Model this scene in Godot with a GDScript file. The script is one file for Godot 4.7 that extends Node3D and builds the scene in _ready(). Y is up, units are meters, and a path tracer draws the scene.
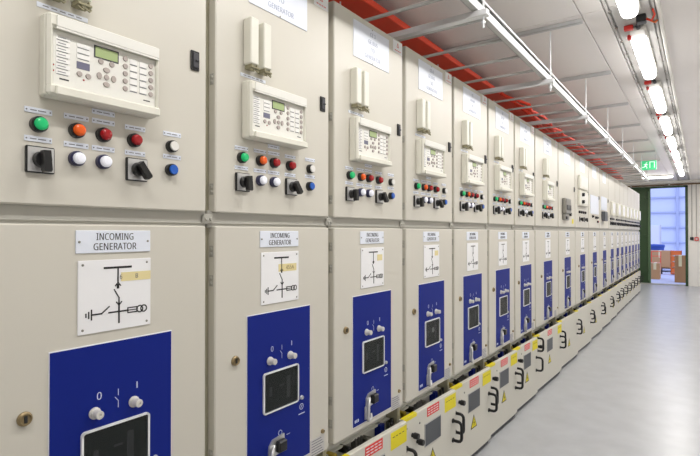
extends Node3D
# A long switchgear room: a row of beige cabinets on the left, a cable ladder over them,
# a line of bulkhead lights on the ceiling and a double door to a yard at the far end.
# x points out of the cabinet fronts into the gangway, y up, -z along the row. Metres.

const EYE := 1.42
const END := 16.0          # the far wall
const CEIL := 2.81

class MB:
	var v := PackedVector3Array()
	var n := PackedVector3Array()
	func tri(a: Vector3, b: Vector3, c: Vector3, na: Vector3, nb: Vector3, nc: Vector3) -> void:
		if (b - a).cross(c - a).dot(na + nb + nc) > 0.0:
			v.append_array([a, c, b]); n.append_array([na, nc, nb])
		else:
			v.append_array([a, b, c]); n.append_array([na, nb, nc])
	func quad(a: Vector3, b: Vector3, c: Vector3, d: Vector3, nn: Vector3) -> void:
		tri(a, b, c, nn, nn, nn); tri(a, c, d, nn, nn, nn)
	func box(a: Vector3, b: Vector3, c := 0.0, t := Transform3D()) -> void:
		var lo := a.min(b)
		var hi := a.max(b)
		var sz := hi - lo
		c = minf(c, 0.49 * minf(sz.x, minf(sz.y, sz.z)))
		var at := func(axis: int, sg: Vector3) -> Vector3:
			var r := Vector3()
			for i in 3:
				var ins := 0.0 if i == axis else c
				r[i] = hi[i] - ins if sg[i] > 0 else lo[i] + ins
			return t * r
		for i in 3:
			var j := (i + 1) % 3
			var k := (i + 2) % 3
			for s in [-1.0, 1.0]:
				var nn := Vector3(); nn[i] = s
				var pts := []
				for q in [[-1, -1], [1, -1], [1, 1], [-1, 1]]:
					var sg := Vector3(); sg[i] = s; sg[j] = q[0]; sg[k] = q[1]
					pts.append(at.call(i, sg))
				quad(pts[0], pts[1], pts[2], pts[3], (t.basis * nn).normalized())
			if c > 0.0:
				for s in [-1.0, 1.0]:
					for s2 in [-1.0, 1.0]:
						var g0 := Vector3(); g0[i] = s; g0[j] = s2; g0[k] = -1
						var g1 := g0; g1[k] = 1
						var nn := Vector3(); nn[i] = s; nn[j] = s2
						quad(at.call(i, g0), at.call(i, g1), at.call(j, g1), at.call(j, g0), (t.basis * nn).normalized())
		if c > 0.0:
			for sx in [-1.0, 1.0]:
				for sy in [-1.0, 1.0]:
					for sz2 in [-1.0, 1.0]:
						var g := Vector3(sx, sy, sz2)
						var nn := (t.basis * g).normalized()
						tri(at.call(0, g), at.call(1, g), at.call(2, g), nn, nn, nn)
	# a box from s0..s1 along the row, y0..y1 up, p0..p1 out of the front
	func bx(s0: float, s1: float, y0: float, y1: float, p0: float, p1: float, c := 0.0) -> void:
		box(Vector3(p0, y0, -s0), Vector3(p1, y1, -s1), c)
	# profile points (along, radius) turned round an axis
	func lathe(at: Vector3, axis: Vector3, prof: Array, k := 16, squash := 1.0) -> void:
		var z := axis.normalized()
		var x := (Vector3.UP if absf(z.y) < 0.9 else Vector3.RIGHT).cross(z).normalized()
		var y := z.cross(x)
		for i in prof.size() - 1:
			var a: Vector2 = prof[i]
			var b: Vector2 = prof[i + 1]
			var d := b - a
			var sl := Vector2(-d.y, d.x).normalized()    # (along, out)
			for j in k:
				var w0 := TAU * j / k
				var w1 := TAU * (j + 1) / k
				var r0 := x * cos(w0) * squash + y * sin(w0)
				var r1 := x * cos(w1) * squash + y * sin(w1)
				var n0 := (z * sl.x + r0 * sl.y).normalized()
				var n1 := (z * sl.x + r1 * sl.y).normalized()
				var p00 := at + z * a.x + r0 * a.y
				var p01 := at + z * a.x + r1 * a.y
				var p10 := at + z * b.x + r0 * b.y
				var p11 := at + z * b.x + r1 * b.y
				if a.y > 1e-6: tri(p00, p01, p11, n0, n1, n1)
				if b.y > 1e-6: tri(p00, p11, p10, n0, n1, n0)
	func disc_lathe(s: float, y: float, prof: Array, k := 16, squash := 1.0) -> void:
		lathe(Vector3(0, y, -s), Vector3.RIGHT, prof, k, squash)
	func tube(pts: Array, r: float, k := 8) -> void:
		var up := Vector3(0.13, 1, 0.07)
		var rings := []
		for i in pts.size():
			var d: Vector3 = (pts[mini(i + 1, pts.size() - 1)] - pts[maxi(i - 1, 0)]).normalized()
			var x := up.cross(d)
			if x.length() < 0.2: x = Vector3(1, 0.1, 0.2).cross(d)
			x = x.normalized()
			var y := d.cross(x).normalized()
			if i > 0:                     # keep the frame from flipping
				var px: Vector3 = rings[i - 1][1]
				x = (px - d * px.dot(d)).normalized(); y = d.cross(x)
			rings.append([pts[i], x, y])
		for i in rings.size() - 1:
			for j in k:
				var w0 := TAU * j / k
				var w1 := TAU * (j + 1) / k
				var n00: Vector3 = rings[i][1] * cos(w0) + rings[i][2] * sin(w0)
				var n01: Vector3 = rings[i][1] * cos(w1) + rings[i][2] * sin(w1)
				var n10: Vector3 = rings[i + 1][1] * cos(w0) + rings[i + 1][2] * sin(w0)
				var n11: Vector3 = rings[i + 1][1] * cos(w1) + rings[i + 1][2] * sin(w1)
				var a: Vector3 = rings[i][0]
				var b: Vector3 = rings[i + 1][0]
				tri(a + n00 * r, a + n01 * r, b + n11 * r, n00, n01, n11)
				tri(a + n00 * r, b + n11 * r, b + n10 * r, n00, n11, n10)
		for e in [0, rings.size() - 1]:
			var other: Vector3 = rings[1 if e == 0 else rings.size() - 2][0]
			var c: Vector3 = rings[e][0]
			var nn := (c - other).normalized()
			for j in k:
				var w0 := TAU * j / k
				var w1 := TAU * (j + 1) / k
				tri(c, c + (rings[e][1] * cos(w0) + rings[e][2] * sin(w0)) * r, c + (rings[e][1] * cos(w1) + rings[e][2] * sin(w1)) * r, nn, nn, nn)
	# an outline in (s, y) given thickness p0..p1
	func slab(poly: PackedVector2Array, p0: float, p1: float) -> void:
		var idx := Geometry2D.triangulate_polygon(poly)
		for i in range(0, idx.size(), 3):
			for p in [p0, p1]:
				var nn := Vector3(1 if p == p1 else -1, 0, 0)
				var q := []
				for e in 3:
					var w := poly[idx[i + e]]
					q.append(Vector3(p, w.y, -w.x))
				tri(q[0], q[1], q[2], nn, nn, nn)
		var cw := 1.0 if Geometry2D.is_polygon_clockwise(poly) else -1.0
		for i in poly.size():
			var a := poly[i]
			var b := poly[(i + 1) % poly.size()]
			var d := (b - a).normalized()
			var o := Vector2(-d.y, d.x) * cw
			quad(Vector3(p0, a.y, -a.x), Vector3(p0, b.y, -b.x), Vector3(p1, b.y, -b.x), Vector3(p1, a.y, -a.x), Vector3(0, o.y, -o.x))
	# a stroke between two points in (s, y)
	func stroke(a: Vector2, b: Vector2, w: float, p0: float, p1: float) -> void:
		var d := (b - a).normalized() * w * 0.5
		var o := Vector2(-d.y, d.x)
		slab(PackedVector2Array([a - d + o, b + d + o, b + d - o, a - d - o]), p0, p1)
	func ring(c: Vector2, r: float, w: float, p0: float, p1: float, k := 18) -> void:
		for j in k:
			var a := c + Vector2.from_angle(TAU * j / k) * r
			var b := c + Vector2.from_angle(TAU * (j + 1) / k) * r
			stroke(a, b, w, p0, p1)
	func mesh() -> ArrayMesh:
		var arr := []
		arr.resize(Mesh.ARRAY_MAX)
		arr[Mesh.ARRAY_VERTEX] = v
		arr[Mesh.ARRAY_NORMAL] = n
		var m := ArrayMesh.new()
		m.add_surface_from_arrays(Mesh.PRIMITIVE_TRIANGLES, arr)
		return m

var M := {}
var K := {}              # shared meshes
var used := {}
var font := SystemFont.new()
var rng := RandomNumberGenerator.new()

func numbered(parent: Node, called: String) -> String:
	var key := "%d/%s" % [parent.get_instance_id(), called]
	var c: int = used.get(key, 0)
	used[key] = c + 1
	return called if c == 0 else "%s_%03d" % [called, c]

func part(called: String, mesh, mat: Material, parent: Node, at := Vector3.ZERO) -> MeshInstance3D:
	var o := MeshInstance3D.new()
	o.name = numbered(parent, called)
	o.mesh = mesh.mesh() if mesh is MB else mesh
	o.material_override = mat
	o.cast_shadow = GeometryInstance3D.SHADOW_CASTING_SETTING_ON
	parent.add_child(o, true)
	o.position = at
	return o

func sy(s: float, y: float, p := 0.0) -> Vector3:
	return Vector3(p, y, -s)

func thing(called: String, label: String, category: String, at := Vector3.ZERO, group := "") -> Node3D:
	var o := Node3D.new()
	o.name = numbered(self, called)
	add_child(o, true)
	o.position = at
	tag(o, label, category, group)
	return o

func tag(o: Node, label: String, category: String, group := "") -> Node:
	o.set_meta("label", label)
	o.set_meta("category", category)
	if group: o.set_meta("group", group)
	return o

func struct(called: String, mesh, mat: Material, label: String, category: String) -> MeshInstance3D:
	var o := part(called, mesh, mat, self)
	tag(o, label, category)
	o.set_meta("kind", "structure")
	return o

func copy(o: Node3D, label: String, at: Vector3) -> Node3D:
	var c: Node3D = o.duplicate()
	c.name = numbered(self, String(o.name))
	add_child(c, true)
	c.position = at
	c.set_meta("label", label)
	return c

func lettering(t: String, parent: Node, s: float, y: float, p: float, cap: float, mat: Material, called := "lettering", f: Font = null, squeeze := 1.0) -> MeshInstance3D:
	var key := "text/%s/%.4f" % [t, cap]
	if not K.has(key):
		var tm := TextMesh.new()
		tm.text = t
		tm.font = f if f else font
		tm.font_size = 32
		tm.pixel_size = cap / (32.0 * 0.71)
		tm.depth = 0.0008
		tm.curve_step = 2.0
		K[key] = tm
	var o := part(called, K[key], mat, parent, sy(s, y, p))
	o.rotation.y = PI / 2
	o.scale.x = squeeze
	return o

func mat(c: Color, rough := 0.5, metal := 0.0) -> StandardMaterial3D:
	var m := StandardMaterial3D.new()
	m.albedo_color = c
	m.roughness = rough
	m.metallic = metal
	return m

func rgb8(r: int, g: int, b: int) -> Color:
	return Color(r / 255.0, g / 255.0, b / 255.0)

func glow(c: Color, e: float, rough := 0.3) -> StandardMaterial3D:
	var m := mat(c, rough)
	m.emission_enabled = true
	m.emission = c
	m.emission_energy_multiplier = e
	return m

func speckle(m: StandardMaterial3D, freq: float, lo: float, hi: float, scale: float, seed_: int) -> void:
	var nt := NoiseTexture2D.new()
	var fn := FastNoiseLite.new()
	fn.seed = seed_
	fn.frequency = freq
	fn.fractal_octaves = 4
	nt.noise = fn
	nt.width = 512; nt.height = 512
	nt.seamless = true
	var g := Gradient.new()
	g.set_color(0, Color(lo, lo, lo))
	g.set_color(1, Color(hi, hi, hi))
	nt.color_ramp = g
	m.albedo_texture = nt
	m.uv1_triplanar = true
	m.uv1_world_triplanar = true
	m.uv1_scale = Vector3.ONE * scale

func materials() -> void:
	M.paint = mat(rgb8(208, 204, 193), 0.38)
	M.paint_truck = mat(rgb8(214, 211, 200), 0.42)
	M.frame = mat(rgb8(178, 176, 168), 0.45, 0.25)
	M.carcass = mat(rgb8(168, 164, 142), 0.5)
	M.relay = mat(rgb8(228, 226, 214), 0.4)
	M.relay_face = mat(rgb8(232, 231, 224), 0.45)
	M.lcd = mat(rgb8(168, 186, 132), 0.3)
	M.slate = mat(rgb8(112, 112, 134), 0.4)
	M.strip = mat(rgb8(240, 239, 236), 0.5)
	M.key = mat(rgb8(176, 166, 160), 0.45)
	M.ink = mat(rgb8(28, 28, 30), 0.6)
	M.grey_ink = mat(rgb8(120, 120, 128), 0.6)
	M.pale_ink = mat(rgb8(156, 165, 188), 0.6)
	M.black = mat(rgb8(20, 20, 22), 0.35)
	M.charcoal = mat(rgb8(58, 58, 64), 0.4)
	M.plate = mat(rgb8(230, 235, 246), 0.35)
	M.white_plate = mat(rgb8(240, 240, 242), 0.35)
	M.blue = mat(rgb8(12, 34, 128), 0.5)
	M.blue.metallic_specular = 0.3
	M.blue_print = mat(rgb8(205, 212, 235), 0.5)
	M.silver = mat(rgb8(205, 205, 205), 0.3, 0.6)
	M.steel = mat(rgb8(150, 148, 142), 0.35, 0.7)
	M.brass = mat(rgb8(150, 132, 98), 0.4, 0.5)
	M.clamp = mat(rgb8(150, 145, 118), 0.4, 0.4)
	M.zinc = mat(rgb8(212, 213, 214), 0.38, 0.3)
	M.zinc_dark = mat(rgb8(184, 184, 182), 0.45, 0.15)
	M.yellow_guide = mat(rgb8(196, 172, 60), 0.5)
	M.slot = mat(rgb8(104, 104, 102), 0.6)
	M.tray = mat(rgb8(226, 225, 218), 0.45)
	M.rail = mat(rgb8(232, 234, 236), 0.35, 0.15)
	M.yellow = mat(rgb8(232, 216, 20), 0.5)
	M.red_sign = mat(rgb8(222, 52, 44), 0.5)
	M.red_paint = mat(rgb8(236, 72, 40), 0.45)
	M.red_cable = mat(rgb8(232, 66, 38), 0.45)
	M.faded_red = mat(rgb8(222, 130, 122), 0.5)
	M.tape = mat(rgb8(228, 214, 160), 0.6)
	M.knob = mat(rgb8(214, 211, 205), 0.35)
	M.glass = mat(Color(0.10, 0.13, 0.13, 0.45), 0.27)
	M.glass.transparency = BaseMaterial3D.TRANSPARENCY_ALPHA
	M.inside = mat(rgb8(32, 38, 38), 0.6)
	M.mesh_grey = mat(rgb8(74, 78, 84), 0.4)
	M.clear_clip = mat(rgb8(205, 205, 205), 0.3)
	M.green_lamp = glow(rgb8(20, 170, 100), 0.25)
	M.amber_lamp = mat(rgb8(236, 96, 24), 0.25)
	M.red_lamp = mat(rgb8(160, 22, 28), 0.25)
	M.white_lamp = glow(rgb8(235, 236, 245), 0.12)
	M.white_button = mat(rgb8(232, 230, 226), 0.35)
	M.blue_button = mat(rgb8(24, 92, 190), 0.35)
	M.navy_rim = mat(rgb8(42, 44, 78), 0.35)
	M.floor = mat(rgb8(186, 188, 191), 0.3)
	speckle(M.floor, 0.02, 0.93, 1.0, 0.35, 4)
	M.ceiling = mat(rgb8(248, 243, 240), 0.36)
	M.channel = mat(rgb8(196, 194, 191), 0.5)
	M.wall = mat(rgb8(245, 243, 238), 0.6)
	M.door_green = mat(rgb8(46, 74, 42), 0.5)
	M.door_green_edge = mat(rgb8(96, 124, 92), 0.5)
	M.lamp_body = mat(rgb8(214, 212, 206), 0.5)
	M.diffuser = glow(Color(1.0, 0.99, 0.98), 4.0)
	M.exit_green = glow(rgb8(70, 205, 135), 0.35)
	M.exit_white = glow(rgb8(225, 255, 235), 0.5)
	M.cladding = mat(rgb8(226, 232, 246), 0.6)
	M.cladding_rail = mat(rgb8(186, 194, 214), 0.5)
	M.cardboard = mat(rgb8(196, 150, 98), 0.8)
	M.cardboard_dark = mat(rgb8(172, 128, 82), 0.8)
	M.pallet = mat(rgb8(120, 96, 70), 0.85)
	M.yard = mat(rgb8(205, 206, 210), 0.7)
	M.orange = mat(rgb8(226, 110, 40), 0.6)
	M.tarp_blue = mat(rgb8(46, 80, 160), 0.6)

# ---------------------------------------------------------------- small shared shapes
func shared() -> void:
	var m := MB.new()
	m.disc_lathe(0, 0, [Vector2(0, 0.0175), Vector2(0.012, 0.0175), Vector2(0.015, 0.016), Vector2(0.015, 0.0)], 20)
	K.bezel = m.mesh()
	m = MB.new()
	m.disc_lathe(0, 0, [Vector2(0.0152, 0.0135), Vector2(0.020, 0.0135), Vector2(0.024, 0.0118), Vector2(0.0262, 0.008), Vector2(0.0268, 0.0)], 20)
	K.lens = m.mesh()
	m = MB.new()
	m.disc_lathe(0, 0, [Vector2(0, 0.0165), Vector2(0.012, 0.0165), Vector2(0.016, 0.015), Vector2(0.016, 0.0)], 18)
	K.rim = m.mesh()
	m = MB.new()
	m.disc_lathe(0, 0, [Vector2(0.0162, 0.013), Vector2(0.019, 0.013), Vector2(0.0205, 0.012), Vector2(0.0205, 0.0)], 18)
	K.cap = m.mesh()
	m = MB.new()
	m.bx(-0.028, 0.028, -0.0062, 0.0062, 0, 0.0018, 0.0005)
	K.tag = m.mesh()
	m = MB.new()
	m.bx(-0.017, -0.004, -0.001, 0.001, 0.0018, 0.0023)
	m.bx(-0.001, 0.015, -0.001, 0.001, 0.0018, 0.0023)
	for s in [-0.024, 0.024]: m.disc_lathe(s, 0, [Vector2(0.0018, 0.0018), Vector2(0.0028, 0.0014), Vector2(0.0028, 0)], 8)
	K.tag_print = m.mesh()
	m = MB.new()
	m.bx(-0.029, 0.029, -0.029, 0.029, 0, 0.009, 0.002)
	K.switch_base = m.mesh()
	m = MB.new()
	m.bx(-0.0265, 0.0265, -0.0265, 0.0265, 0.009, 0.0105, 0.0006)
	K.switch_plate = m.mesh()
	m = MB.new()
	m.disc_lathe(0, 0, [Vector2(0.0105, 0.018), Vector2(0.024, 0.017), Vector2(0.026, 0.0155), Vector2(0.026, 0)], 20)
	var bar := PackedVector2Array([Vector2(-0.0075, 0.018), Vector2(0.0075, 0.018), Vector2(0.0085, -0.024), Vector2(0.006, -0.028), Vector2(-0.006, -0.028), Vector2(-0.0085, -0.024)])
	m.slab(bar, 0.0255, 0.042)
	K.switch_grip = m.mesh()
	m = MB.new()
	m.bx(-0.0012, 0.0, -0.017, 0.017, -0.009, 0.009, 0.0005)
	for y in [-0.0075, 0.0075]: m.lathe(Vector3(0, y, 0.0012), Vector3.BACK, [Vector2(0, 0.0055), Vector2(0.002, 0.005), Vector2(0.0035, 0.003), Vector2(0.0035, 0)], 10)
	K.hinge = m.mesh()
	m = MB.new()
	m.disc_lathe(0, 0, [Vector2(0, 0.0065), Vector2(0.0025, 0.0062), Vector2(0.003, 0.005), Vector2(0.003, 0)], 12)
	K.relay_key = m.mesh()
	m = MB.new()
	m.disc_lathe(0, 0, [Vector2(0, 0.0062), Vector2(0.0025, 0.006), Vector2(0.003, 0.005), Vector2(0.003, 0)], 12, 1.35)
	K.relay_oval = m.mesh()
	m = MB.new()
	m.bx(-0.015, 0.015, -0.0045, 0.0045, 0, 0.001)
	K.led_strip = m.mesh()
	m = MB.new()
	m.bx(-0.0095, 0.0095, -0.0058, 0.0058, 0, 0.001)
	K.key_strip = m.mesh()
	m = MB.new()
	m.disc_lathe(0, 0, [Vector2(0, 0.003), Vector2(0.0012, 0.0028), Vector2(0.0018, 0.0016), Vector2(0.0018, 0)], 10)
	K.screw = m.mesh()
	m = MB.new()
	m.disc_lathe(0, 0, [Vector2(0, 0.017), Vector2(0.004, 0.017), Vector2(0.006, 0.014), Vector2(0.011, 0.0135), Vector2(0.012, 0.012), Vector2(0.028, 0.012), Vector2(0.0295, 0.0105), Vector2(0.0295, 0.004), Vector2(0.027, 0.0035), Vector2(0.027, 0)], 18)
	K.knob = m.mesh()
	m = MB.new()
	m.disc_lathe(0, 0, [Vector2(0, 0.0155), Vector2(0.004, 0.0150), Vector2(0.006, 0.013), Vector2(0.009, 0.0125), Vector2(0.0095, 0.011), Vector2(0.006, 0.009), Vector2(0.006, 0)], 18)
	K.lock = m.mesh()
	m = MB.new()
	m.bx(-0.003, 0.003, -0.007, 0.007, 0.006, 0.0085)
	K.lock_slot = m.mesh()

# ---------------------------------------------------------------- parts of a cabinet
func indicator(c: Node3D, s: float, h: float, lens: Material, rim: Material) -> void:
	var b := part("indicator_lamp", K.bezel, rim, c, sy(s, EYE + h))
	part("lens", K.lens, lens, b)

func push_button(c: Node3D, s: float, h: float, cap: Material) -> void:
	var b := part("push_button", K.rim, M.black, c, sy(s, EYE + h))
	part("button_cap", K.cap, cap, b)

func selector(c: Node3D, s: float, h: float, turn: float) -> void:
	var b := part("selector_switch", K.switch_base, M.black, c, sy(s, EYE + h))
	part("switch_plate", K.switch_plate, M.silver, b)
	var g := part("switch_grip", K.switch_grip, M.black, b)
	g.rotation.x = turn

func small_tag(c: Node3D, s: float, h: float) -> void:
	var t := part("engraved_tag", K.tag, M.plate, c, sy(s, EYE + h))
	part("tag_print", K.tag_print, M.grey_ink, t).set_meta("kind", "stuff")

func controls(c: Node3D, x: float, detail: int) -> void:
	x += 0.002
	for a in [[0.118, 0.235, "green_lamp"], [0.199, 0.235, "amber_lamp"], [0.262, 0.235, "red_lamp"], [0.342, 0.234, "red_lamp"]]:
		indicator(c, a[0] + x, a[1], M[a[2]], M.black)
	for s in [0.199, 0.262]:
		indicator(c, s + x, 0.170, M.white_lamp, M.navy_rim)
	push_button(c, 0.452 + x, 0.234, M.white_button)
	push_button(c, 0.450 + x, 0.170, M.blue_button)
	selector(c, 0.121 + x, 0.158, 0.06)
	selector(c, 0.349 + x, 0.160, 0.62)
	if detail > 1: return
	for a in [[0.119, 0.265], [0.2, 0.266], [0.264, 0.289], [0.264, 0.267], [0.347, 0.266], [0.456, 0.268], [0.456, 0.206], [0.119, 0.203], [0.2, 0.202], [0.264, 0.202], [0.347, 0.202]]:
		small_tag(c, a[0] + x, a[1])

func relay(c: Node3D, x: float, detail: int) -> void:
	var m := MB.new()
	m.bx(0.121, 0.391, 0.296, 0.476, 0, 0.0285, 0.004)
	m.bx(0.121, 0.391, 0.444, 0.476, 0.026, 0.043, 0.006)
	m.bx(0.121, 0.391, 0.296, 0.322, 0.026, 0.043, 0.006)
	m.bx(0.121, 0.134, 0.312, 0.456, 0.026, 0.043, 0.006)
	m.bx(0.385, 0.391, 0.312, 0.456, 0.026, 0.040, 0.003)
	m.bx(0.135, 0.389, 0.297, 0.318, 0.042, 0.050, 0.003)
	var r := part("protection_relay", m, M.relay, c, sy(x, EYE))
	m = MB.new()
	m.bx(0.129, 0.385, 0.322, 0.442, 0.0285, 0.0312)
	part("relay_face", m, M.relay_face, r)
	m = MB.new()
	m.bx(0.138, 0.388, 0.4465, 0.472, 0.043, 0.0455, 0.002)
	m.bx(0.138, 0.388, 0.4425, 0.4465, 0.040, 0.0445)
	part("hinged_cover", m, M.relay_face, r)
	m = MB.new()
	m.bx(0.226, 0.286, 0.407, 0.436, 0.0312, 0.0320)
	m.bx(0.15, 0.17, 0.3365, 0.3395, 0.0312, 0.0318)
	m.bx(0.352, 0.37, 0.333, 0.3355, 0.0312, 0.0318)
	part("screen_bezel", m, M.charcoal, r)
	m = MB.new()
	m.bx(0.229, 0.283, 0.410, 0.433, 0.0318, 0.0326)
	part("relay_screen", m, M.lcd, r)
	m = MB.new()
	m.bx(0.187, 0.216, 0.371, 0.387, 0.0312, 0.0322)
	part("info_window", m, M.slate, r)
	var p := 0.0312
	if detail == 0:
		for i in 7: part("label_strip", K.led_strip, M.strip, r, sy(0.157, 0.4285 - i * 0.0126, p))
		for i in 3: part("label_strip", K.led_strip, M.strip, r, sy(0.2015, 0.424 - i * 0.0125, p))
		for i in 5:
			part("label_strip", K.key_strip, M.strip, r, sy(0.3245, 0.422 - i * 0.0165, p))
			part("label_strip", K.key_strip, M.strip, r, sy(0.3505, 0.422 - i * 0.0165, p))
			part("relay_button", K.relay_key, M.key, r, sy(0.303, 0.425 - i * 0.0183, p))
			part("relay_button", K.relay_key, M.key, r, sy(0.372, 0.425 - i * 0.018, p))
		for a in [[0.193, 0.359], [0.213, 0.358], [0.242, 0.401], [0.269, 0.401], [0.256, 0.367]]:
			part("relay_button", K.relay_key, M.key, r, sy(a[0], a[1], p))
		for a in [[0.256, 0.384, 0.0], [0.256, 0.350, 0.0], [0.2385, 0.367, PI / 2], [0.2735, 0.367, PI / 2]]:
			var o := part("arrow_button", K.relay_oval, M.key, r, sy(a[0], a[1], p))
			o.rotation.x = a[2]
		m = MB.new()
		for i in 7:
			m.bx(0.144, 0.168, 0.4285 - i * 0.0126 - 0.006, 0.4285 - i * 0.0126 - 0.0048, p, p + 0.0008)
			m.bx(0.146, 0.163, 0.4285 - i * 0.0126 - 0.0005, 0.4285 - i * 0.0126 + 0.001, p + 0.001, p + 0.0014)
		for i in 3: m.bx(0.189, 0.214, 0.424 - i * 0.0125 - 0.0062, 0.424 - i * 0.0125 - 0.005, p, p + 0.0008)
		for i in 5:
			for s in [0.3245, 0.3505]: m.bx(s - 0.0095, s + 0.0095, 0.422 - i * 0.0165 - 0.0085, 0.422 - i * 0.0165 - 0.0066, p, p + 0.0008)
		part("print_lines", m, M.grey_ink, r).set_meta("kind", "stuff")
		m = MB.new()
		for i in [5, 6]: m.disc_lathe(0.137, 0.4285 - i * 0.0126, [Vector2(p, 0.0022), Vector2(p + 0.001, 0.0018), Vector2(p + 0.001, 0)], 8)
		m.disc_lathe(0.203, 0.3475, [Vector2(p, 0.0022), Vector2(p + 0.001, 0.0018), Vector2(p + 0.001, 0)], 8)
		part("status_light", m, M.red_lamp, r).set_meta("kind", "stuff")
	else:
		m = MB.new()
		for i in 7: m.bx(0.142, 0.172, 0.4285 - i * 0.0126 - 0.0045, 0.4285 - i * 0.0126 + 0.0045, p, p + 0.001)
		for i in 5:
			for s in [0.3245, 0.3505]: m.bx(s - 0.0095, s + 0.0095, 0.422 - i * 0.0165 - 0.0058, 0.422 - i * 0.0165 + 0.0058, p, p + 0.001)
		part("label_field", m, M.strip, r).set_meta("kind", "stuff")
		m = MB.new()
		for i in 5:
			for s in [0.303, 0.372]: m.disc_lathe(s, 0.425 - i * 0.018, [Vector2(p, 0.006), Vector2(p + 0.003, 0.005), Vector2(p + 0.003, 0)], 8)
		for a in [[0.193, 0.359], [0.213, 0.358], [0.242, 0.401], [0.269, 0.401], [0.256, 0.367], [0.256, 0.384], [0.256, 0.35], [0.2385, 0.367], [0.2735, 0.367]]:
			m.disc_lathe(a[0], a[1], [Vector2(p, 0.0065), Vector2(p + 0.003, 0.0055), Vector2(p + 0.003, 0)], 8)
		part("keypad", m, M.key, r).set_meta("kind", "stuff")

func test_blocks(c: Node3D, x: float, detail: int) -> void:
	for s in [0.128, 0.185]:
		var m := MB.new()
		m.bx(s, s + 0.035, 0.530, 0.677, 0, 0.036, 0.003)
		m.bx(s + 0.004, s + 0.031, 0.527, 0.681, 0, 0.03, 0.003)
		var b := part("test_block", m, M.relay, c, sy(x, EYE))
		m = MB.new()
		m.bx(s + 0.004, s + 0.008, 0.52, 0.53, 0.004, 0.034, 0.001)
		m.bx(s + 0.027, s + 0.031, 0.52, 0.53, 0.004, 0.034, 0.001)
		m.bx(s + 0.002, s + 0.034, 0.516, 0.522, 0.004, 0.038, 0.001)
		for q in [0.009, 0.026]:
			m.tube([sy(s + q, 0.516, 0.03), sy(s + q - 0.006, 0.51, 0.036), sy(s + q, 0.504, 0.04), sy(s + q + 0.006, 0.51, 0.036), sy(s + q, 0.516, 0.03)], 0.0022, 6)
		part("terminal_clamp", m, M.clamp, b)
	if detail < 2:
		var m := MB.new()
		m.bx(0.116, 0.227, 0.493, 0.504, 0, 0.0018, 0.0005)
		var t := part("engraved_tag", m, M.plate, c, sy(x, EYE))
		m = MB.new()
		for i in 5: m.bx(0.128 + i * 0.018, 0.14 + i * 0.018, 0.4975, 0.4995, 0.0018, 0.0023)
		part("tag_print", m, M.grey_ink, t).set_meta("kind", "stuff")

func top_plates(c: Node3D, x: float, lines: Array, detail: int) -> void:
	var m := MB.new()
	m.bx(0.150, 0.440, 0.738, 0.893, 0, 0.003, 0.001)
	var pl := part("name_plate", m, M.plate, c, sy(x, EYE))
	for i in lines.size():
		if lines[i] != "": lettering(lines[i], pl, 0.300, 0.866 - i * 0.0335, 0.0032, 0.0165 if i == 3 else 0.0175, M.pale_ink)
	if detail == 0:
		for a in [[0.295, 0.742], [0.295, 0.889]]: part("screw", K.screw, M.steel, pl, sy(a[0], a[1], 0.003))
	m = MB.new()
	m.bx(0.482, 0.568, 0.856, 0.912, 0, 0.0012)
	var w := part("warning_label", m, M.white_plate, c, sy(x * 2.0, EYE))
	m = MB.new()
	m.stroke(Vector2(0.517, 0.884), Vector2(0.525, 0.904), 0.003, 0.0012, 0.0018)
	m.stroke(Vector2(0.525, 0.904), Vector2(0.533, 0.884), 0.003, 0.0012, 0.0018)
	m.stroke(Vector2(0.517, 0.884), Vector2(0.533, 0.884), 0.003, 0.0012, 0.0018)
	for i in 4: m.bx(0.496 + i * 0.015, 0.507 + i * 0.015, 0.865, 0.869, 0.0012, 0.0018)
	part("red_print", m, M.faded_red, w).set_meta("kind", "stuff")

func door_latch(c: Node3D, s: float, h: float) -> void:
	var m := MB.new()
	m.bx(s - 0.0145, s + 0.0145, EYE + h - 0.028, EYE + h + 0.028, 0, 0.006, 0.002)
	var l := part("door_latch", m, M.black, c)
	m = MB.new()
	m.bx(s - 0.0085, s + 0.0085, EYE + h - 0.021, EYE + h + 0.021, 0.006, 0.009, 0.001)
	m.bx(s - 0.002, s + 0.0085, EYE + h - 0.003, EYE + h + 0.003, 0.009, 0.013, 0.001)
	part("latch_lever", m, M.charcoal, l)

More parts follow.
